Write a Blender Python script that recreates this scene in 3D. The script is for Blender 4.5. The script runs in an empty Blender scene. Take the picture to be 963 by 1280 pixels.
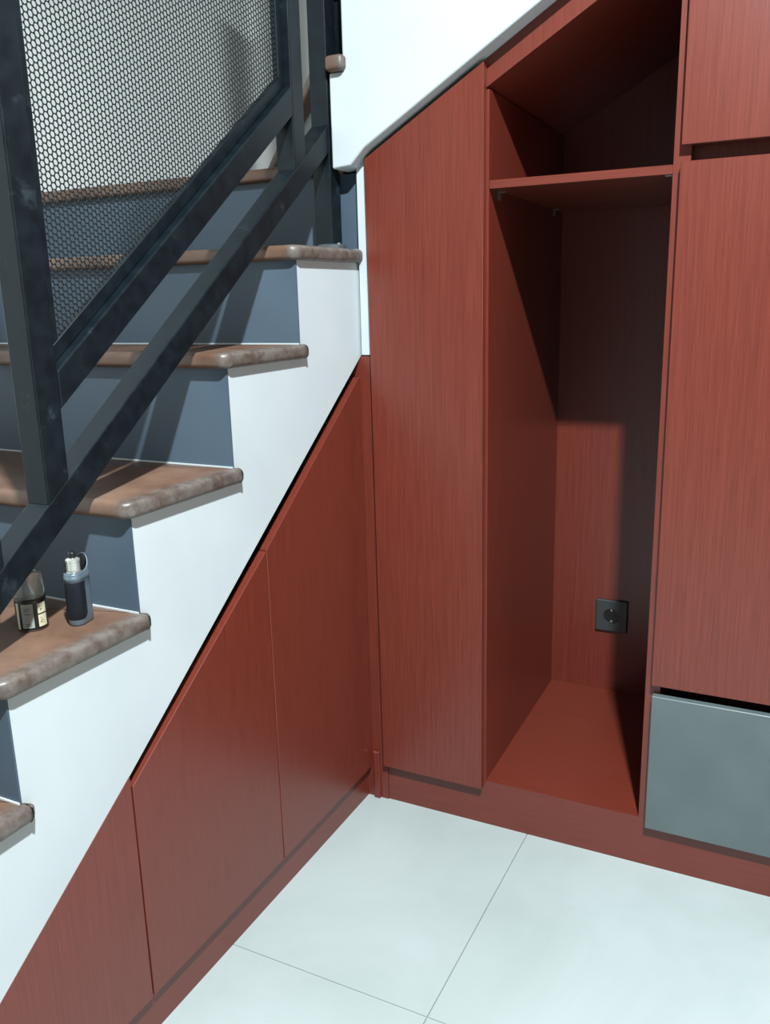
import bpy, bmesh, math, random
import numpy as np
from mathutils import Vector, Matrix

random.seed(4)
S = bpy.context.scene
COL = S.collection

# ------------------------------------------------------------------ camera
CAM_LOC = (0.862386, -1.615006, 1.15)
F_PX = 1074.06
CAM_ROWS = [[0.8951598, 0.4450586, -0.0237599], [0.0868645, -0.2264829, -0.9701352], [-0.4371997, 0.8663881, -0.2413982]]   # rows: image right, image down, forward (world axes)
cd = bpy.data.cameras.new('camera'); cam = bpy.data.objects.new('camera', cd); COL.objects.link(cam)
cd.sensor_fit = 'VERTICAL'; cd.sensor_height = 36.0; cd.lens = F_PX / 1280 * 36.0
cd.clip_start = 0.02
r0, r1, r2 = [Vector(r).normalized() for r in CAM_ROWS]
mw = Matrix(((r0.x, -r1.x, -r2.x, CAM_LOC[0]), (r0.y, -r1.y, -r2.y, CAM_LOC[1]), (r0.z, -r1.z, -r2.z, CAM_LOC[2]), (0, 0, 0, 1)))
cam.matrix_world = mw
S.camera = cam

# ------------------------------------------------------------------ world, exposure
w = bpy.data.worlds.new('world'); S.world = w; w.use_nodes = True
w.node_tree.nodes['Background'].inputs[0].default_value = (0.75, 0.87, 1, 1)
w.node_tree.nodes['Background'].inputs[1].default_value = 0.0
S.view_settings.view_transform = 'Standard'
S.view_settings.look = 'None'
S.view_settings.exposure = 0.0
S.view_settings.gamma = 1.0
S.view_settings.use_curve_mapping = False

LAMP = (1.14, -1.65, 2.87)          # the one ceiling lamp that throws the hard shadows
LAMP_W = 236.0
ld = bpy.data.lights.new('ceiling_lamp_light', 'AREA'); ld.shape = 'DISK'; ld.size = 0.10
ld.energy = LAMP_W; ld.color = (0.86, 0.965, 1.0)
lo = bpy.data.objects.new('ceiling_lamp_light', ld); COL.objects.link(lo)

wd = bpy.data.lights.new('warm_side_fill', 'AREA'); wd.shape = 'RECTANGLE'; wd.size = 1.5; wd.size_y = 1.3
wd.energy = 20.0; wd.color = (1.0, 0.82, 0.62)
wo = bpy.data.objects.new('warm_side_fill', wd); COL.objects.link(wo)
wo.location = (4.53, -1.6, 1.6); wo.rotation_euler = (0, math.pi/2, 0)      # added soft warm fill from the right, its source is made up

# ------------------------------------------------------------------ materials
def nt(name):
    m = bpy.data.materials.new(name); m.use_nodes = True
    n = m.node_tree; b = n.nodes['Principled BSDF']
    return m, n, b
def add(n, t, **kw):
    x = n.nodes.new(t)
    for k, v in kw.items(): setattr(x, k, v)
    return x
def plain(name, col, rough=0.5, metal=0.0, spec=0.5, **kw):
    m, n, b = nt(name)
    b.inputs['Base Color'].default_value = (*col, 1); b.inputs['Roughness'].default_value = rough
    b.inputs['Metallic'].default_value = metal; b.inputs['Specular IOR Level'].default_value = spec
    for k, v in kw.items(): b.inputs[k].default_value = v
    return m
def noise_mat(name, c1, c2, scale=(1, 1, 1), nscale=5, detail=4, rough=0.5, metal=0.0, spec=0.5, lo_=0.35, hi=0.65, bump=0.0, bdist=0.001, r2=None, rough_noise=0.5, coat=0.0, coat_r=0.1):
    m, n, b = nt(name)
    g = add(n, 'ShaderNodeNewGeometry'); mp = add(n, 'ShaderNodeMapping'); mp.inputs['Scale'].default_value = scale
    nz = add(n, 'ShaderNodeTexNoise'); nz.inputs['Scale'].default_value = nscale; nz.inputs['Detail'].default_value = detail
    nz.inputs['Roughness'].default_value = rough_noise
    cr = add(n, 'ShaderNodeValToRGB')
    cr.color_ramp.elements[0].position = lo_; cr.color_ramp.elements[0].color = (*c1, 1)
    cr.color_ramp.elements[1].position = hi; cr.color_ramp.elements[1].color = (*c2, 1)
    L = n.links.new
    L(g.outputs['Position'], mp.inputs[0]); L(mp.outputs[0], nz.inputs['Vector']); L(nz.outputs[0], cr.inputs[0]); L(cr.outputs[0], b.inputs['Base Color'])
    b.inputs['Roughness'].default_value = rough; b.inputs['Metallic'].default_value = metal; b.inputs['Specular IOR Level'].default_value = spec
    b.inputs['Coat Weight'].default_value = coat; b.inputs['Coat Roughness'].default_value = coat_r
    if r2 is not None:
        mr = add(n, 'ShaderNodeMapRange'); mr.inputs[1].default_value = lo_; mr.inputs[2].default_value = hi; mr.inputs[3].default_value = rough; mr.inputs[4].default_value = r2
        L(nz.outputs[0], mr.inputs[0]); L(mr.outputs[0], b.inputs['Roughness'])
    if bump:
        bp = add(n, 'ShaderNodeBump'); bp.inputs['Strength'].default_value = bump; bp.inputs['Distance'].default_value = bdist
        L(nz.outputs[0], bp.inputs['Height']); L(bp.outputs[0], b.inputs['Normal'])
    return m

RED1 = (0.116, 0.0180, 0.0098); RED2 = (0.158, 0.0275, 0.0158)
M_red = noise_mat('red_laminate', RED1, RED2, (420, 420, 9), 1.0, 3, rough=0.34, spec=0.62, bump=0.12, bdist=0.0003, lo_=0.3, hi=0.7)
M_redh = noise_mat('red_laminate_horizontal', RED1, RED2, (9, 420, 420), 1.0, 3, rough=0.34, spec=0.62, bump=0.12, bdist=0.0003, lo_=0.3, hi=0.7)
M_recess = plain('dark_recess_board', (0.03, 0.008, 0.007), 0.8)
M_grey = noise_mat('grey_drawer_laminate', (0.088, 0.110, 0.115), (0.100, 0.125, 0.130), (1, 1, 1), 9, 5, rough=0.4)
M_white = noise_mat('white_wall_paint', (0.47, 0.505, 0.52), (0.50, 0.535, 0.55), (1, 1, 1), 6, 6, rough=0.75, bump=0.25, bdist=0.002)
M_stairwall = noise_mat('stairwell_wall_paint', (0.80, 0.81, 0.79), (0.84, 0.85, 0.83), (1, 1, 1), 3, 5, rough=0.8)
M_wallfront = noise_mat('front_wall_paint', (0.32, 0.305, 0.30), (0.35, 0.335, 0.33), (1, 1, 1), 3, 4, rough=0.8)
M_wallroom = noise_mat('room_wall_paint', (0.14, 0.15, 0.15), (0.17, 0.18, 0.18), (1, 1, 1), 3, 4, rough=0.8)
M_riser = noise_mat('blue_grey_riser_paint', (0.058, 0.085, 0.115), (0.068, 0.096, 0.127), (1, 1, 1), 5, 6, rough=0.5, spec=0.3, bump=0.1, bdist=0.001)
M_grout = plain('pale_grout', (0.345, 0.385, 0.38), 0.8)
M_black = noise_mat('black_painted_steel', (0.0030, 0.0060, 0.0085), (0.0055, 0.0100, 0.0130), (1, 1, 1), 40, 6, rough=0.38, r2=0.46, spec=0.23, bump=0.08, bdist=0.0006)
def scuffs(m):
    # pale rubbed patches, as on the real steel
    n = m.node_tree; L = n.links.new; b = n.nodes['Principled BSDF']
    src = b.inputs['Base Color'].links[0].from_socket
    g = add(n, 'ShaderNodeNewGeometry')
    z = add(n, 'ShaderNodeTexNoise'); z.inputs['Scale'].default_value = 17; z.inputs['Detail'].default_value = 8; z.inputs['Roughness'].default_value = 0.7
    r = add(n, 'ShaderNodeMapRange'); r.inputs[1].default_value = 0.60; r.inputs[2].default_value = 0.76; r.inputs[4].default_value = 0.45
    mx = add(n, 'ShaderNodeMix', data_type='RGBA'); mx.inputs[7].default_value = (0.055, 0.075, 0.085, 1)
    L(g.outputs['Position'], z.inputs['Vector']); L(z.outputs[0], r.inputs[0]); L(r.outputs[0], mx.inputs[0]); L(src, mx.inputs[6]); L(mx.outputs[2], b.inputs['Base Color'])
scuffs(M_black)
M_mesh = plain('black_mesh_sheet', (0.006, 0.010, 0.012), 0.5, 0.0, 0.3)
M_steel = plain('dull_steel', (0.45, 0.45, 0.43), 0.35, 0.9)

def tile_mat():
    m, n, b = nt('white_floor_tile'); L = n.links.new
    g = add(n, 'ShaderNodeNewGeometry')
    nz = add(n, 'ShaderNodeTexNoise'); nz.inputs['Scale'].default_value = 2.6; nz.inputs['Detail'].default_value = 8; nz.inputs['Roughness'].default_value = 0.62; nz.inputs['Distortion'].default_value = 0.8
    cr = add(n, 'ShaderNodeValToRGB')
    e = cr.color_ramp.elements; e[0].position = 0.3; e[0].color = (0.345, 0.39, 0.38, 1); e[1].position = 0.62; e[1].color = (0.40, 0.445, 0.44, 1)
    L(g.outputs['Position'], nz.inputs['Vector']); L(nz.outputs[0], cr.inputs[0]); L(cr.outputs[0], b.inputs['Base Color'])
    b.inputs['Roughness'].default_value = 0.3; b.inputs['Specular IOR Level'].default_value = 0.35
    return m
M_tile = tile_mat()

def tread_mat():
    m, n, b = nt('brown_stone_tread'); L = n.links.new
    g = add(n, 'ShaderNodeNewGeometry'); sp = add(n, 'ShaderNodeSeparateXYZ'); L(g.outputs['Position'], sp.inputs[0])
    n1 = add(n, 'ShaderNodeTexNoise'); n1.inputs['Scale'].default_value = 9; n1.inputs['Detail'].default_value = 7; n1.inputs['Roughness'].default_value = 0.65
    c1 = add(n, 'ShaderNodeValToRGB'); e = c1.color_ramp.elements
    e[0].position = 0.32; e[0].color = (0.085, 0.040, 0.024, 1); e[1].position = 0.7; e[1].color = (0.17, 0.098, 0.066, 1)
    L(g.outputs['Position'], n1.inputs['Vector']); L(n1.outputs[0], c1.inputs[0])
    # worn grey patches on the rounded outer edge
    n2 = add(n, 'ShaderNodeTexNoise'); n2.inputs['Scale'].default_value = 38; n2.inputs['Detail'].default_value = 6; n2.inputs['Roughness'].default_value = 0.7
    L(g.outputs['Position'], n2.inputs['Vector'])
    c2 = add(n, 'ShaderNodeValToRGB'); e = c2.color_ramp.elements
    e[0].position = 0.38; e[0].color = (0.075, 0.052, 0.042, 1); e[1].position = 0.62; e[1].color = (0.14, 0.118, 0.104, 1)
    L(n2.outputs[0], c2.inputs[0])
    mr = add(n, 'ShaderNodeMapRange'); mr.inputs[1].default_value = -0.018; mr.inputs[2].default_value = 0.004
    L(sp.outputs[0], mr.inputs[0])
    mx = add(n, 'ShaderNodeMix', data_type='RGBA'); L(mr.outputs[0], mx.inputs[0]); L(c1.outputs[0], mx.inputs[6]); L(c2.outputs[0], mx.inputs[7])
    L(mx.outputs[2], b.inputs['Base Color'])
    b.inputs['Roughness'].default_value = 0.42
    bp = add(n, 'ShaderNodeBump'); bp.inputs['Strength'].default_value = 0.25; bp.inputs['Distance'].default_value = 0.0015
    L(n2.outputs[0], bp.inputs['Height']); L(bp.outputs[0], b.inputs['Normal'])
    return m
M_tread = tread_mat()

# ------------------------------------------------------------------ builders
WL = {}     # world location of every object (no rotations are used on parents)
def thing(name, label, cat, loc=(0, 0, 0), group=None):
    o = bpy.data.objects.new(name, None); o.empty_display_size = 0.05; COL.objects.link(o); o.location = loc
    o['label'] = label; o['category'] = cat
    if group: o['group'] = group
    WL[o] = Vector(loc); return o
def tag(o, label, cat, group=None):
    o['label'] = label; o['category'] = cat
    if group: o['group'] = group
    return o
def obj(name, bm, mat, parent=None, label=None, smooth=False, origin=None):
    base = WL[parent] if parent else Vector((0, 0, 0))
    org = Vector(origin) if origin is not None else base
    bmesh.ops.recalc_face_normals(bm, faces=bm.faces)
    bmesh.ops.translate(bm, verts=bm.verts, vec=-org)
    me = bpy.data.meshes.new(name); bm.to_mesh(me); bm.free()
    if smooth:
        for p in me.polygons: p.use_smooth = True
    me.materials.append(mat)
    o = bpy.data.objects.new(name, me); COL.objects.link(o); WL[o] = org
    if parent: o.parent = parent; o.location = org - base
    else: o.location = org
    if label: o['label'] = label
    return o
def struct(name, bm, mat, origin=None):
    o = obj(name, bm, mat, origin=origin); o['kind'] = 'structure'; return o
def box(a, b, bev=0.0, seg=2, bm=None):
    own = bmesh.new()
    bmesh.ops.create_cube(own, size=1)
    sx, sy, sz = b[0]-a[0], b[1]-a[1], b[2]-a[2]
    for v in own.verts: v.co = Vector(((v.co.x+.5)*sx+a[0], (v.co.y+.5)*sy+a[1], (v.co.z+.5)*sz+a[2]))
    if bev: bmesh.ops.bevel(own, geom=own.edges[:], offset=bev, segments=seg, profile=0.5, affect='EDGES')
    if bm is None: return own
    merge(bm, own); return bm
def merge(bm, other):
    me = bpy.data.meshes.new('t'); other.to_mesh(me); other.free(); bm.from_mesh(me); bpy.data.meshes.remove(me)
def prism(pts, axis, a, b, bev=0.0, seg=2):
    """pts: 2D outline in the two remaining axes (in x,y,z order); extruded from a to b along axis"""
    bm = bmesh.new()
    def P(p, t):
        q = list(p); q.insert(axis, t); return q
    va = [bm.verts.new(P(p, a)) for p in pts]; vb = [bm.verts.new(P(p, b)) for p in pts]
    bm.faces.new(va); bm.faces.new(vb[::-1])
    n = len(pts)
    for i in range(n): bm.faces.new((va[i], vb[i], vb[(i+1) % n], va[(i+1) % n]))
    bmesh.ops.recalc_face_normals(bm, faces=bm.faces)
    if bev: bmesh.ops.bevel(bm, geom=bm.edges[:], offset=bev, segments=seg, profile=0.5, affect='EDGES')
    return bm
def lathe(prof, c, n=28, bm=None):
    """prof: list of (r, z) from bottom to top around centre c"""
    own = bmesh.new(); rings = []
    for r, z in prof:
        if r < 1e-6: rings.append([own.verts.new((c[0], c[1], c[2]+z))])
        else: rings.append([own.verts.new((c[0]+r*math.cos(2*math.pi*k/n), c[1]+r*math.sin(2*math.pi*k/n), c[2]+z)) for k in range(n)])
    for A, B in zip(rings, rings[1:]):
        for k in range(n):
            k2 = (k+1) % n
            if len(A) == 1 and len(B) > 1: own.faces.new((A[0], B[k2], B[k]))
            elif len(B) == 1 and len(A) > 1: own.faces.new((A[k], A[k2], B[0]))
            elif len(A) > 1: own.faces.new((A[k], A[k2], B[k2], B[k]))
    if bm is None: return own
    merge(bm, own); return bm

# ------------------------------------------------------------------ the room
RX0, RX1, RY0, RY1, RZ = -0.95, 4.6, -6.5, 1.05, 2.98
fl = struct('floor', box((RX0-.1, RY0-.1, -0.08), (RX1+.1, RY1+.1, -0.0035)), M_grout, origin=(0, 0, 0))
TW, JX, JY, G = 0.6, 0.378, -0.546, 0.0014
tm = None
for i in range(-3, 9):
    for j in range(-11, 4):
        x0, y0 = JX + i*TW, JY + j*TW
        x1, y1 = x0 + TW, y0 + TW
        if x1 < RX0 or x0 > RX1 or y1 < RY0 or y0 > RY1: continue
        if tm is None:
            o = obj('tile', box((x0+G/2, y0+G/2, -0.008), (x1-G/2, y1-G/2, 0.0), 0.0006, 1), M_tile, fl, origin=(x0, y0, 0)); tm = o
        else:
            o = tm.copy(); COL.objects.link(o); o.parent = fl; o.location = (x0, y0, 0)
struct('wall_left', box((RX0-.1, RY0-.1, 0), (RX0, RY1+.1, RZ)), M_stairwall)
struct('wall_back', box((RX0, RY1, 0), (RX1, RY1+.1, RZ)), M_stairwall)
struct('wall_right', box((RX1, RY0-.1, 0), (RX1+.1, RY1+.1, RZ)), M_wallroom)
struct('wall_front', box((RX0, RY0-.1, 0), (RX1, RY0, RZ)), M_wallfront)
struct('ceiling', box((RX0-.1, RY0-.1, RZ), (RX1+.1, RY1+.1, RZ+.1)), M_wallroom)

wn = struct('added_window_1', box((RX1-.03, -2.35, 0.95), (RX1-.001, -0.85, 2.25)), plain('added_window_pane', (0.5, 0.6, 0.65), 0.1), origin=(RX1, -1.6, 0.9))  # unseen window, invented to go with the added fill light
for a_, b_ in (((-2.43, 0.87), (-2.35, 2.33)), ((-0.85, 0.87), (-0.77, 2.33)), ((-2.35, 0.87), (-0.85, 0.95)), ((-2.35, 2.25), (-0.85, 2.33)), ((-1.62, 0.95), (-1.58, 2.25))):
    obj('frame_bar', box((RX1-.06, a_[0], a_[1]), (RX1-.001, b_[0], b_[1])), M_white, wn)
lamp = thing('ceiling_lamp', 'round white ceiling lamp above the room, out of the picture', 'lamp', (LAMP[0], LAMP[1], RZ))
obj('lamp_housing', lathe([(0, 0), (0.12, 0), (0.12, -0.07), (0.10, -0.08), (0.10, -0.075), (0, -0.075)], (LAMP[0], LAMP[1], RZ)), plain('lamp_housing_white', (0.8, 0.8, 0.8), 0.5), lamp)
lo.parent = lamp; lo.location = (0, 0, LAMP[2]-RZ)

# ------------------------------------------------------------------ staircase
TOPS = [0.18, 0.357, 0.535, 0.709, 0.880, 1.071, 1.247, 1.420, 1.600]     # tread tops, bottom to top
RIS = [-1.69, -1.445, -1.205, -0.958, -0.716, -0.466, -0.240, 0.010]      # riser faces of the first eight steps
TH = 0.026
OV = 0.014      # tread overhang past the white stringer
RX0_, RY1_ = RX0+.002, RY1-.002
st = thing('staircase', 'lower stair flight with brown stone treads, blue-grey risers and white sides above the red cabinets', 'stairs', (-0.45, -1.69, 0))
for k in range(8):
    y0 = RIS[k]; z0 = TOPS[k-1] if k else 0.0
    obj('riser', box((RX0_, y0, z0-0.002), (0.0 if k < 7 else 0.004, y0+0.0029, TOPS[k]-TH+0.001)), M_riser, st)
    if k: obj('caulk', box((RX0_, y0-0.0022, TOPS[k-1]-.001), (0.0, y0+.001, TOPS[k-1]+0.0022)), M_white, st, label='thin white caulk line')
    if k < 7:
        y1 = RIS[k+1]
        if k == 6:
            pts = [(RX0_, y0-.018), (OV-.012, y0-.018), (OV, y0-.004), (OV, -0.02), (OV, 0.002), (RX0_, 0.012)]
        else:
            pts = [(RX0_, y0-.018), (OV-.012, y0-.018), (OV, y0-.004), (OV, y1+.008), (OV-.004, y1+.012), (RX0_, y1+.012)]
        bm = prism(pts, 2, TOPS[k]-TH, TOPS[k], 0.0085, 4)
        obj('tread', bm, M_tread, st, smooth=True)
us = thing('upper_staircase', 'upper stair flight with white plastered side rising to the right over the tall cabinets', 'stairs', (0.0, 0.4, TOPS[7]-.1))
# landing slab (tread 8) and the turning step above it
obj('tread', prism([(RX0_, -0.008), (-0.0315, -0.008), (-0.0315, 0.30), (-0.4, RY1_), (RX0_, RY1_)], 2, TOPS[7]-TH, TOPS[7], 0.008, 4), M_tread, us, smooth=True)
# turning step: its nose runs back and to the left from the newel corner
ang = Vector((-0.61, 0.79)).normalized()
p0 = Vector((-0.099, 0.006)); far = p0 + ang*((RY1_-p0.y)/ang.y)
off = Vector((0.014, 0.011))
obj('tread', prism([(0.008, -0.058), (-0.031, -0.058), (-0.031, 0.006), (p0.x, p0.y), (far.x, RY1_), (0.3, RY1_), (0.3, 0.071), (0.008, 0.071)], 2, TOPS[8]-0.028, TOPS[8], 0.008, 4), M_tread, us, smooth=True)
a, b_ = p0+off*1.6, far+off*1.6
obj('riser', prism([(a.x, a.y+0.01), (b_.x, RY1_), (b_.x+.03, RY1_), (a.x+.03, a.y+0.01)], 2, TOPS[7]-.002, TOPS[8]-0.027), plain('turning_riser_grey', (0.22, 0.25, 0.26), 0.6), us)

def zdiag(y): return 0.4715 + (0.733 if y > -0.768 else 0.70)*(y+0.768)
# white side of the lower flight (stringer): stepped on top, straight slope below
pts = []
for k in range(0, 7):
    zt = TOPS[k]-TH+0.0005
    pts += [(RIS[k]+0.003, zt)]
    nx = RIS[k+1]+0.003 if k < 6 else 0.012
    pts += [(nx, zt)]
yfl = -0.768-0.4715/0.70
outline = [(RIS[0]+0.003, 0.0)] + pts + [(0.012, zdiag(0.012)), (-0.768, zdiag(-0.768)), (yfl, 0.0)]
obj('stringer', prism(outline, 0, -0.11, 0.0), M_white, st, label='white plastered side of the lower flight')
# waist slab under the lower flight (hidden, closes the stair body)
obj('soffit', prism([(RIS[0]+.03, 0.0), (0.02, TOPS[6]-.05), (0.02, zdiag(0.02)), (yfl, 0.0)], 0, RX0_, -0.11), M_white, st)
# white side of the upper flight, sloping up to the right over the tall cabinets
def zup(x): return 1.431 + 0.58*(x-0.040)
XE = 2.3
up = [(-0.03, 1.399), (0.010, 1.402), (0.040, 1.431), (XE, zup(XE))]
x = 0.30; z = TOPS[8]
top = [(-0.03, TOPS[8]-.028), (0.0, TOPS[8]-.028)]
xs = 0.0; k = 0
while xs < XE:
    z1 = TOPS[8] + 0.174*(k+1)
    if z1 > 2.94: z1 = 2.94
    top += [(xs+0.004*k*0, z1-0.028)]
    xs += 0.30; k += 1
    top += [(min(xs, XE), z1-0.028)]
poly = up + top[::-1]
obj('upper_stringer', prism(poly, 1, -0.041, 0.07, 0.004, 3), M_white, us, label='white side of the upper flight')
xs = 0.0
for k in range(7):
    z1 = TOPS[8] + 0.174*(k+1)
    obj('tread', box((xs-0.015, -0.052, z1-0.027), (xs+0.315, RY1_, z1), 0.008, 3), M_tread, us, smooth=True)
    obj('riser', box((xs+0.001, 0.071, z1-0.174), (xs+0.016, RY1_, z1-0.0275)), M_riser, us)
    xs += 0.30
obj('soffit', prism([(0.05, zup(0.05)+.01), (XE, zup(XE)+.01), (XE, zup(XE)+.12), (0.05, zup(0.05)+.12)], 1, 0.07, RY1_), M_white, us)
# narrow white pier in the corner between last riser and the tall cabinet
obj('corner_pier', box((0.0045, -0.006, 1.0355), (0.028, 0.06, 1.42), 0.001, 1), M_white, us)

# ------------------------------------------------------------------ railing on the lower flight
XL, XR = -0.075, -0.035
def zlow(y): return 0.834 + 0.7486*(y+0.905)       # top of the lower rail
def ztop(y): return 1.0665 + 0.7486*(y+0.785)      # top of the upper rail
rl = thing('stair_railing', 'black square-tube stair railing with perforated mesh panel along the lower flight', 'railing', (-0.055, -0.02, TOPS[6]))
def rail(y0, y1, zf, h, x0=XL, x1=XR, bev=0.0022):
    return prism([(y0, zf(y0)-h), (y1, zf(y1)-h), (y1, zf(y1)), (y0, zf(y0))], 0, x0, x1, bev, 2)
def post(y0, z0, z1, slope=True):
    if slope: pts = [(y0, z0(y0)-0.001), (y0+.04, z0(y0+.04)-0.001), (y0+.04, z1), (y0, z1)]
    else: pts = [(y0, z0), (y0+.04, z0), (y0+.04, z1), (y0, z1)]
    return prism(pts, 0, XL, XR, 0.0022, 2)
HR = 0.98
obj('lower_rail', rail(-1.62, -0.0405, zlow, 0.05), M_black, rl)
obj('upper_rail', rail(-0.7845, -0.1705, ztop, 0.05), M_black, rl)
obj('post', post(-0.04, TOPS[6]+0.004, zlow(-0.02)+HR, False), M_black, rl, label='end post standing on a round plate')
obj('post', post(-0.17, zlow, zlow(-.15)+HR), M_black, rl)
obj('post', post(-0.825, zlow, zlow(-.805)+HR), M_black, rl)
obj('post', post(-0.945, zlow, zlow(-.925)+HR), M_black, rl)
bp_ = obj('base_plate', lathe([(0, 0), (0.030, 0), (0.030, 0.009), (0.027, 0.0115), (0, 0.012)], (-0.048, -0.022, TOPS[6]), 32), plain('worn_plate_steel', (0.12, 0.14, 0.15), 0.4, 0.6), rl)
for dx in (-0.024, 0.026):
    obj('bolt', lathe([(0, 0.004), (0.0035, 0.004), (0.0035, 0.013), (0, 0.0145)], (-0.048+dx*0.9, -0.022-0.012, TOPS[6]), 10), M_steel, bp_)
# mesh frame: flat bars holding the sheet
FX0, FX1 = -0.0625, -0.0505
YA, YB, ZT = -0.7845, -0.1705, 2.02
mf = obj('mesh_frame', prism([(YA, ztop(YA)+.0005), (YB, ztop(YB)+.0005), (YB, ztop(YB)+.024), (YA, ztop(YA)+.024)], 0, FX0, FX1, 0.001, 1), M_black, rl)
bmf = prism([(YA, ztop(YA)+.0243), (YA+.022, ztop(YA+.022)+.0243), (YA+.022, ZT-.35), (YA, ZT-.35)], 0, FX0, FX1, 0.0008, 1)
obj('mesh_frame', bmf, M_black, rl)
obj('mesh_frame', prism([(YB-.017, ztop(YB-.017)+.0243), (YB, ztop(YB)+.0243), (YB, ZT), (YB-.017, ZT)], 0, FX0, FX1, 0.0008, 1), M_black, rl)
# perforated sheet: every hole cut through real thickness
def mesh_sheet():
    p = 0.0086; cs = p*math.sqrt(3)/2; R = p/math.sqrt(3); hr = 0.00375; t = 0.0005; xc = -0.0565
    y_lo, y_hi = YA+.012, YB-.008
    cen = []
    c = 0; y = y_lo
    while y < y_hi:
        zb = ztop(y)+0.012; zt_ = min(ZT-.35+(y-YA)*0.57, ZT-.02)
        k0 = math.ceil(zb/p); z = (k0 + (0.5 if c % 2 else 0))*p
        while z < zt_: cen.append((y, z)); z += p
        y += cs; c += 1
    cen = np.array(cen); N = len(cen)
    a6 = np.arange(6)*math.pi/3; a12 = np.arange(12)*math.pi/6
    ring6 = np.stack([np.cos(a6)*R, np.sin(a6)*R], 1); ring12 = np.stack([np.cos(a12)*hr, np.sin(a12)*hr], 1)
    loc = np.concatenate([ring6, ring12])                  # 18 per side
    yz = (cen[:, None, :] + loc[None]).reshape(-1, 2)
    base = np.array(WL[rl])
    vf = np.column_stack([np.full(len(yz), xc+t), yz]) - base
    vb = np.column_stack([np.full(len(yz), xc-t), yz]) - base
    V = np.concatenate([vf, vb])
    off = N*18
    quads, tris = [], []
    for k in range(6):
        h0, h1, h2 = 6+2*k, 6+2*k+1, 6+(2*k+2) % 12
        o0, o1 = k, (k+1) % 6
        tris += [(o0, h1, h0)] ; quads += [(o0, o1, h2, h1)]
    i = (np.arange(N)*18)[:, None]
    T = np.concatenate([i+np.array(t_) for t_ in tris]); Q = np.concatenate([i+np.array(q) for q in quads])
    Tb = T[:, ::-1]+off; Qb = Q[:, ::-1]+off
    W = np.concatenate([np.stack([i[:, 0]+6+k, i[:, 0]+6+(k+1) % 12, i[:, 0]+6+(k+1) % 12+off, i[:, 0]+6+k+off], 1) for k in range(12)])
    F3 = np.concatenate([T, Tb]); F4 = np.concatenate([Q, Qb, W])
    me = bpy.data.meshes.new('mesh_panel')
    me.vertices.add(len(V)); me.vertices.foreach_set('co', V.ravel())
    nl = len(F3)*3+len(F4)*4
    me.loops.add(nl); me.loops.foreach_set('vertex_index', np.concatenate([F3.ravel(), F4.ravel()]).astype(np.int32))
    me.polygons.add(len(F3)+len(F4))
    ls = np.concatenate([np.arange(len(F3))*3, len(F3)*3+np.arange(len(F4))*4]).astype(np.int32)
    me.polygons.foreach_set('loop_start', ls)
    me.update(calc_edges=True); me.validate()
    me.materials.append(M_mesh)
    o = bpy.data.objects.new('mesh_panel', me); COL.objects.link(o); o.parent = rl; WL[o] = WL[rl]
    o['label'] = 'black perforated sheet with round holes'
    return o
mesh_sheet()

# second railing post, standing on the turning step
ur = thing('upper_railing', 'black railing post of the upper flight standing on the tread end by the white wall', 'railing', (-0.012, -0.03, TOPS[8]))
obj('post', box((-0.056, 0.008, TOPS[8]+.008), (-0.017, 0.047, 2.6), 0.0022, 2), M_black, ur)
obj('base_plate', box((-0.060, 0.004, TOPS[8]), (-0.013, 0.055, TOPS[8]+.008), 0.001, 1), M_steel, ur)

# ------------------------------------------------------------------ low cabinet under the lower flight
T18 = 0.018
def zdoor(y): return 0.716 + (0.745 if y > -0.385 else 0.693)*(y+0.382)
lc = thing('understair_cabinet', 'low red wood-grain cabinet with slanted doors under the lower flight', 'cabinet', (-0.2, -0.7, 0))
def leftdoor(y0, y1, clip=None):
    z0 = 0.078
    pts = [(y0, z0), (y1, z0)]
    if clip and zdoor(y1) > clip:
        pts += [(y1, clip), (-0.382+(clip-0.716)/0.745, clip)]
    else: pts += [(y1, zdoor(y1))]
    pts += [(y0, zdoor(y0))]
    return prism(pts, 0, -T18, 0.0, 0.0009, 1)
obj('door', leftdoor(-0.764, -0.3865), M_red, lc, label='lower slanted door left of the thin seam')
obj('door', leftdoor(-0.3835, -0.006, 0.990), M_red, lc, label='taller slanted door beside the corner')
obj('side_panel', prism([(-1.36, 0.078), (-0.7685, 0.078), (-0.7685, zdiag(-0.7685)+0.001), (-1.33, zdiag(-1.33)+.001)], 0, -T18, 0.0006, 0.0006, 1), M_red, lc, label='fixed triangular panel flush with the white wall')
obj('plinth', box((-0.030, yfl+.02, 0.0), (-0.012, -0.004, 0.0785)), M_redh, lc, label='red kick board along the floor')
obj('carcass', prism([(-1.33, 0.079), (0.0, 0.079), (0.0, zdiag(0.0)-.012), (-1.33, max(zdiag(-1.33)-.012, 0.08))], 0, -0.10, -0.034), M_recess, lc, label='dark recess board behind the finger gap')
# corner filler between the two cabinets
fi = thing('corner_filler', 'narrow red filler strip in the corner between low cabinet and tall door', 'filler', (0.015, 0.0, 0))
obj('strip', box((-0.030, -0.003, 0.0), (0.040, 0.012, 1.034)), M_red, fi)
obj('end_block', box((0.006, -0.010, 0.0), (0.021, -0.0035, 0.120), 0.0008, 1), M_red, fi, label='short block end of the kick board')

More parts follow.
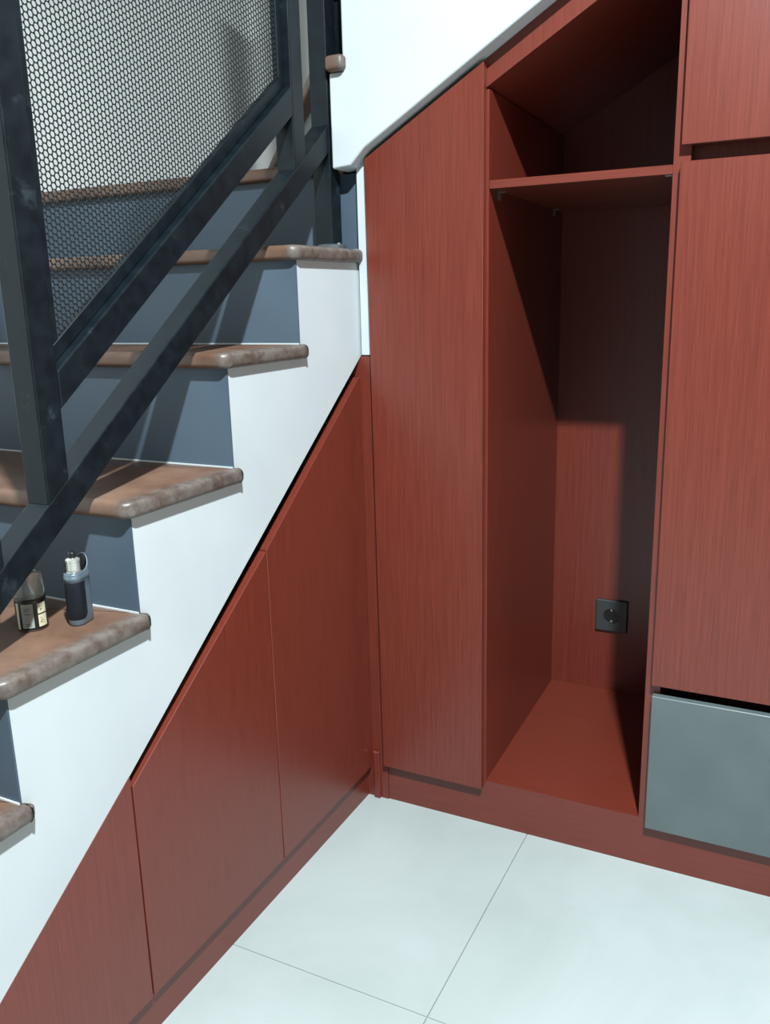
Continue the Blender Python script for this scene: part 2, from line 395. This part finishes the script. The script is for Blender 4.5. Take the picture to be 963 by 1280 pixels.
# ------------------------------------------------------------------ tall cabinets under the upper flight
YB_ = 0.563
def zfas(x): return 1.526 + 0.565*(x-0.288)       # niche opening, upper edge
def zfr(x): return 1.4255 + 0.585*(x-0.034)       # top of the fronts
tc = thing('tall_cabinet', 'narrow tall red cabinet with one slant-topped door beside the stairs', 'cabinet', (0.155, 0.1, 0))
obj('door', prism([(0.036, 0.094), (0.277, 0.094), (0.277, zfr(0.277)-.009), (0.029, zfr(0.029)-.007)], 1, -0.018, -0.0005, 0.0008, 1), M_red, tc)
obj('carcass', prism([(0.041, 0.108), (0.2505, 0.108), (0.2505, zfr(0.2505)-.002), (0.041, zfr(0.041)-.002)], 1, 0.001, 0.55), M_red, tc)

wr = thing('open_wardrobe', 'open red wardrobe niche with one shelf between tall door and right-hand doors', 'wardrobe', (0.445, 0.28, 0))
obj('side_panel', prism([(0.264, 0.0), (0.282, 0.0), (0.270, YB_), (0.252, YB_)], 2, 0.1075, 1.515), M_red, wr)
def wedge_panel(x0, x1, y0, y1, z0):
    return prism([(x0, z0), (x1, z0), (x1, zfas(x1)), (x0, zfas(x0))], 1, y0, y1)
bpn = prism([(0.25, 0.05), (0.625, 0.05), (0.625, zfas(0.625)+.015), (0.25, zfas(0.25)+.015)], 1, YB_, YB_+.012)
obj('back_panel', bpn, M_red, wr)
obj('side_panel', prism([(0.612, 0.1075), (0.640, 0.1075), (0.640, zfas(0.640)), (0.612, zfas(0.612))], 1, 0.0, YB_), M_red, wr)
obj('floor_panel', prism([(0.2815, 0.0172), (0.6118, 0.0172), (0.6118, YB_-.0005), (0.2705, YB_-.0005)], 2, 0.0895, 0.1074), M_redh, wr)
sh = obj('shelf', prism([(0.2825, 0.0), (0.6118, 0.0), (0.6118, 0.535), (0.2712, 0.535)], 2, 1.3435, 1.3585, 0.0006, 1), M_redh, wr)
for (x_, y_, d) in ((0.281, 0.054, 1), (0.2722, 0.474, 1), (0.6118, 0.012, -1), (0.6118, 0.474, -1)):
    b1 = box((min(x_, x_+d*0.014), y_, 1.3415), (max(x_, x_+d*0.014), y_+.012, 1.3433))
    box((min(x_, x_+d*0.0018), y_, 1.3285), (max(x_, x_+d*0.0018), y_+.012, 1.3425), bm=b1)
    obj('shelf_bracket', b1, M_steel, wr)
obj('roof_panel', prism([(0.27, zfas(0.27)+.0005), (0.6118, zfas(0.6118)+.0005), (0.6118, zfas(0.6118)+.018), (0.27, zfas(0.27)+.018)], 1, 0.018, YB_), M_redh, wr, label='sloping top board of the niche')
obj('fascia', prism([(0.2655, zfas(0.2655)), (1.104, zfas(1.104)), (1.104, zfr(1.104)), (0.2655, zfr(0.2655))], 1, 0.0005, 0.0178, 0.0005, 1), M_red, wr, label='sloping front board above the niche opening')

rc = thing('right_cabinet', 'right-hand red cabinet with two stacked doors over a grey drawer', 'cabinet', (0.9, 0.28, 0))
XD0, XD1 = 0.626, 1.10
obj('door', box((XD0, -0.018, 0.409), (XD1, -0.0005, 1.360), 0.0008, 1), M_red, rc, label='long lower door')
obj('door', prism([(XD0, 1.386), (XD1, 1.386), (XD1, zfr(XD1)-.06), (XD0, zfr(XD0)-.06)], 1, -0.018, -0.0005, 0.0008, 1), M_red, rc, label='upper door with slanted top')
obj('drawer', box((XD0+.0015, -0.018, 0.0965), (XD1, -0.0005, 0.387), 0.0012, 1), M_grey, rc, label='grey drawer front')
obj('side_panel', prism([(1.085, 0.108), (1.103, 0.108), (1.103, zfas(1.103)), (1.085, zfas(1.085))], 1, 0.0, YB_), M_red, rc)
obj('back_panel', prism([(0.6405, 0.05), (1.0845, 0.05), (1.0845, zfas(1.085)), (0.6405, zfas(0.6405))], 1, YB_, YB_+.012), M_red, rc)
obj('cross_rail', box((0.6405, 0.022, 1.345), (1.0845, 0.040, 1.41)), M_red, rc)
obj('cross_rail', box((0.6405, 0.060, 0.36), (1.0845, 0.078, 0.43)), M_recess, rc)
# wall closing the rest of the run, right of the frame
pw = thing('end_panel', 'plain red panel closing the cabinet run beyond the picture edge', 'panel', (1.6, 0.0, 0))
obj('panel', prism([(1.106, 0.0), (RX1-.01, 0.0), (RX1-.01, 2.7), (2.2, 2.6), (1.106, zfas(1.106))], 1, 0.0, 0.018), M_red, pw)

bb = struct('baseboard_back', box((0.0235, 0.0, 0.0), (1.10, 0.0175, 0.1072)), M_redh)
# ------------------------------------------------------------------ power socket on the niche's back panel
M_sock = plain('dark_grey_plastic', (0.035, 0.042, 0.043), 0.42)
M_sockb = plain('black_plastic', (0.008, 0.009, 0.010), 0.35)
sx, sz, sy = 0.4295, 0.321, YB_-0.0004
sk = thing('power_socket', 'square dark grey wall socket low on the back panel of the open wardrobe', 'socket', (sx, sy, sz))
def plate():
    bm = bmesh.new(); n = 32; R = 0.0205; hw, hh = 0.041, 0.043
    y0, y1 = sy, sy-0.009
    circ = [(R*math.cos(2*math.pi*k/n), R*math.sin(2*math.pi*k/n)) for k in range(n)]
    def sq(c, s, t):
        m_ = max(abs(c[0])/R, abs(c[1])/R); return (c[0]/R/m_*s, c[1]/R/m_*t)
    ring = []
    for (rr, yy, f) in ((0, y0, 1), (0, y1+.002, 1), (1, y1, 1), ):
        pass
    A = [bm.verts.new((sx+sq(c, hw, hh)[0], y0, sz+sq(c, hw, hh)[1])) for c in circ]
    B = [bm.verts.new((sx+sq(c, hw, hh)[0], y1+.002, sz+sq(c, hw, hh)[1])) for c in circ]
    Cc = [bm.verts.new((sx+sq(c, hw-.002, hh-.002)[0], y1, sz+sq(c, hw-.002, hh-.002)[1])) for c in circ]
    D = [bm.verts.new((sx+c[0], y1, sz+c[1])) for c in circ]
    E_ = [bm.verts.new((sx+c[0]*.97, y0-.001, sz+c[1]*.97)) for c in circ]
    for P_, Q_ in ((A, B), (B, Cc), (Cc, D), (D, E_)):
        for k in range(n): bm.faces.new((P_[k], P_[(k+1) % n], Q_[(k+1) % n], Q_[k]))
    bm.faces.new(E_); bm.faces.new(A[::-1])
    return bm
obj('face_plate', plate(), M_sock, sk)
obj('groove', box((sx+.0265, sy-.0094, sz-.040), (sx+.0275, sy-.0088, sz+.040)), M_sockb, sk)
well = bmesh.new()
own = lathe([(0, 0), (0.0192, 0), (0.0192, 0.0015), (0, 0.0015)], (0, 0, 0), 28)
bmesh.ops.rotate(own, cent=(0, 0, 0), matrix=Matrix.Rotation(math.pi/2, 3, 'X'), verts=own.verts)
bmesh.ops.translate(own, verts=own.verts, vec=(sx, sy-.0012, sz)); merge(well, own)
obj('socket_well', well, M_sockb, sk)
for d in (-0.0095, 0.0095):
    own = lathe([(0, 0), (0.0024, 0), (0.0024, 0.0008), (0, 0.0008)], (0, 0, 0), 12)
    bmesh.ops.rotate(own, cent=(0, 0, 0), matrix=Matrix.Rotation(math.pi/2, 3, 'X'), verts=own.verts)
    bmesh.ops.translate(own, verts=own.verts, vec=(sx+d, sy-.0028, sz)); obj('contact_hole', own, plain('hole_black', (0.002, 0.002, 0.002), 0.6), sk)
for dz in (.0125, -.0185):
    obj('earth_clip', box((sx-.003, sy-.008, sz+dz), (sx+.003, sy-.0028, sz+dz+.006), 0.0008, 1), M_steel, sk)

# ------------------------------------------------------------------ vaping device on the step
ZS = TOPS[3] + 0.0002
vp = thing('vape_device', 'grey and black box-style vape device standing on the stone step', 'vape', (-0.055, -0.775, ZS))
ax = Vector((-0.25, 0.97)).normalized(); sd = Vector((ax.y, -ax.x))      # long axis (to the rear) and side axis
VC = Vector((-0.0555, -0.7735)); LH, RW = 0.0085, 0.0125               # half straight length, end radius
def stad(u, sc=1.0, dr=0.0):
    """u in 0..1 around the stadium, 0 = front tip; returns xy"""
    r = RW*sc+dr; h = LH*sc
    per = 2*math.pi*r+4*h; s_ = (u % 1)*per
    q = math.pi*r/2
    if s_ < q: a_ = s_/r; p = (-h-r*math.cos(a_), r*math.sin(a_))
    elif s_ < q+2*h: p = (-h+(s_-q), r)
    elif s_ < 3*q+2*h: a_ = (s_-q-2*h)/r; p = (h+r*math.sin(a_), r*math.cos(a_))
    elif s_ < 3*q+4*h: p = (h-(s_-3*q-2*h), -r)
    else: a_ = (s_-3*q-4*h)/r; p = (-h-r*math.sin(a_), -r*math.cos(a_))
    return p
def toW(p): v = VC+ax*p[0]+sd*p[1]; return v
NV = 56
def vbody():
    bm = bmesh.new(); rings = []
    for (z, sc) in ((0, 0.90), (0.0012, 0.97), (0.003, 1.0), (0.02, 1.0), (0.05, 1.0), (0.066, 1.0), (0.0665, 1.03), (0.071, 1.03), (0.0715, 1.0), (0.075, 1.0), (0.078, 0.93)):
        R_ = []
        for k in range(NV):
            p = stad(k/NV, sc); t = max(0.0, (p[0]+0.004)/(LH+RW))
            zz = z + (0.0150*t**2.4 if z > 0.073 else 0)
            v = toW(p); R_.append(bm.verts.new((v.x, v.y, ZS+zz)))
        rings.append(R_)
    for A, B in zip(rings, rings[1:]):
        for k in range(NV): bm.faces.new((A[k], A[(k+1) % NV], B[(k+1) % NV], B[k]))
    bm.faces.new(rings[0][::-1])
    inner = []
    for k in range(NV):
        p = stad(k/NV, 0.80); v = toW(p); inner.append(bm.verts.new((v.x, v.y, ZS+0.0695)))
    for k in range(NV): bm.faces.new((rings[-1][k], rings[-1][(k+1) % NV], inner[(k+1) % NV], inner[k]))
    bm.faces.new(inner)
    return bm
obj('body', vbody(), plain('gunmetal_grey', (0.125, 0.165, 0.195), 0.36, 0.4), vp, smooth=True)
def vgrip():
    bm = bmesh.new(); nu, nz = 40, 12; U = 0.315; cols = []
    zc, zh = 0.0365, 0.0275
    for i in range(nu+1):
        t = -1+2*i/nu; u = t*(U if t < 0 else 0.235)
        edge = 1-abs(t)**8*0.28
        col = []
        for j in range(nz+1):
            q = -1+2*j/nz
            dr = 0.0010*(1-abs(t)**10)*(1-abs(q)**10)
            v = toW(stad(u, 1.0, dr+0.0001)); zz = zc+q*zh*(edge if q < 0 else 1-abs(t)**8*0.04)
            col.append(bm.verts.new((v.x, v.y, ZS+zz)))
        cols.append(col)
    for A, B in zip(cols, cols[1:]):
        for j in range(nz): bm.faces.new((A[j], B[j], B[j+1], A[j+1]))
    return bm
dk = bmesh.new(); dv = [toW(stad(k/NV, 0.79)) for k in range(NV)]
dA = [dk.verts.new((v.x, v.y, ZS+0.0712)) for v in dv]; dB = []
for k in range(NV):
    p = stad(k/NV, 0.915); v = toW(p); t = max(0.0, (p[0]+0.004)/(LH+RW))
    dB.append(dk.verts.new((v.x, v.y, ZS+0.0784+0.0150*t**2.4)))
dk.faces.new(dA)
for k in range(NV): dk.faces.new((dA[k], dA[(k+1) % NV], dB[(k+1) % NV], dB[k]))
obj('deck', dk, M_sockb, vp)
obj('grip', vgrip(), noise_mat('black_rubber_grip', (0.004, 0.005, 0.009), (0.010, 0.012, 0.018), (1, 1, 1), 600, 2, rough=0.5, spec=0.25, bump=0.3, bdist=0.0003), vp, smooth=True)
ta = toW((-0.0055, 0))
at = obj('atomizer', lathe([(0, 0.073), (0.0105, 0.073), (0.0105, 0.077), (0.0093, 0.0775), (0.0093, 0.092), (0.0098, 0.0922), (0.0098, 0.0955), (0.006, 0.0975), (0, 0.0975)], (ta.x, ta.y, ZS), 32), plain('polished_steel_tank', (0.78, 0.78, 0.72), 0.22, 0.75), vp, smooth=False)
obj('air_slot', box((ta.x-.0098, ta.y-.0080, ZS+.086), (ta.x-.0052, ta.y-.0050, ZS+.089)), M_sockb, at)
obj('drip_tip', lathe([(0, 0.097), (0.0052, 0.097), (0.0046, 0.099), (0.0056, 0.1045), (0.0046, 0.106), (0, 0.106)], (ta.x, ta.y, ZS), 24), M_sockb, vp, smooth=True)
fb = toW((LH+RW+0.0005, 0))

# ------------------------------------------------------------------ e-liquid bottle beside it
BC = (-0.103, -0.818, ZS)
bt = thing('liquid_bottle', 'small round bottle with frosted cap and black label beside the vape device', 'bottle', BC)
obj('body', lathe([(0, 0), (0.019, 0), (0.0205, 0.0015), (0.0208, 0.004), (0.0208, 0.044), (0.0196, 0.0465), (0.016, 0.048), (0, 0.048)], BC, 40), plain('clear_brown_plastic', (0.17, 0.13, 0.09), 0.15, 0, 0.5, **{'Transmission Weight': 0.3}), bt, smooth=True)
def band(a0, a1, z0, z1, r, n=24):
    bm = bmesh.new(); A = []; B = []
    for i in range(n+1):
        a_ = math.radians(a0+(a1-a0)*i/n)
        A.append(bm.verts.new((BC[0]+r*math.cos(a_), BC[1]+r*math.sin(a_), BC[2]+z0)))
        B.append(bm.verts.new((BC[0]+r*math.cos(a_), BC[1]+r*math.sin(a_), BC[2]+z1)))
    for i in range(n): bm.faces.new((A[i], A[i+1], B[i+1], B[i]))
    return bm
va = math.degrees(math.atan2(CAM_LOC[1]-BC[1], CAM_LOC[0]-BC[0]))        # side of the bottle that faces the room
M_cream = plain('cream_label_print', (0.55, 0.50, 0.36), 0.5)
M_pale = plain('pale_grey_label_print', (0.27, 0.30, 0.28), 0.35)
lb = obj('label', band(0, 360, 0.003, 0.0435, 0.02105, 60), plain('black_label_film', (0.006, 0.006, 0.007), 0.3), bt)
obj('label_panel', band(va-38, va+6, 0.006, 0.041, 0.02120), M_pale, lb, label='pale grey printed panel')
obj('label_panel', band(va+22, va+60, 0.0255, 0.040, 0.02120), M_cream, lb, label='upper cream sticker with tiny marks')
obj('label_panel', band(va+22, va+60, 0.006, 0.0235, 0.02120), M_cream, lb, label='lower cream sticker with tiny marks')
obj('label_panel', band(va-64, va-50, 0.004, 0.042, 0.02120), M_cream, lb, label='cream strip')
tx = bmesh.new()
for (a_, z_, wd, h_) in ((30, .034, 7, .0010), (33, .031, 8, .0010), (40, .033, 2.5, .005), (32, .029, 3, .003), (30, .018, 6, .001), (33, .0145, 9, .001), (30, .011, 4, .003), (40, .011, 5, .001), (-30, .034, 24, .0008), (-30, .031, 20, .0008), (-29, .026, 26, .0008), (-27, .012, 22, .0008), (-28, .009, 24, .0008)):
    merge(tx, band(va+a_, va+a_+wd, z_, z_+h_, 0.02132, 4))
obj('print', tx, plain('dark_print', (0.02, 0.02, 0.02), 0.5), lb)
M_frost = plain('frosted_clear_plastic', (0.80, 0.82, 0.80), 0.14, 0, 0.5, **{'Transmission Weight': 0.88, 'IOR': 1.3})
cp = lathe([(0.0196, 0.046), (0.0203, 0.0475), (0.0203, 0.060), (0.0192, 0.080), (0.0178, 0.0845), (0.0145, 0.0866), (0, 0.087), (0, 0.0858), (0.0138, 0.0854), (0.0166, 0.0836), (0.0180, 0.080), (0.0191, 0.060), (0.0191, 0.0475)], BC, 40)
obj('cap', cp, M_frost, bt, smooth=True)
vd = Vector((CAM_LOC[0]-BC[0], CAM_LOC[1]-BC[1])).normalized(); vs = Vector((-vd.y, vd.x))
for d in (-0.0085, 0.0085):
    c_ = (BC[0]+vs.x*d, BC[1]+vs.y*d, ZS)
    obj('dropper_tip', lathe([(0, 0.048), (0.0045, 0.048), (0.0040, 0.060), (0.0025, 0.070), (0.0018, 0.076), (0, 0.0765)], c_, 16), plain('white_nozzle', (0.6, 0.6, 0.58), 0.4), bt, smooth=True)
obj('neck_ring', lathe([(0.0185, 0.0440), (0.0211, 0.0440), (0.0211, 0.0462), (0.0185, 0.0462)], BC, 40), M_sockb, bt, smooth=True)
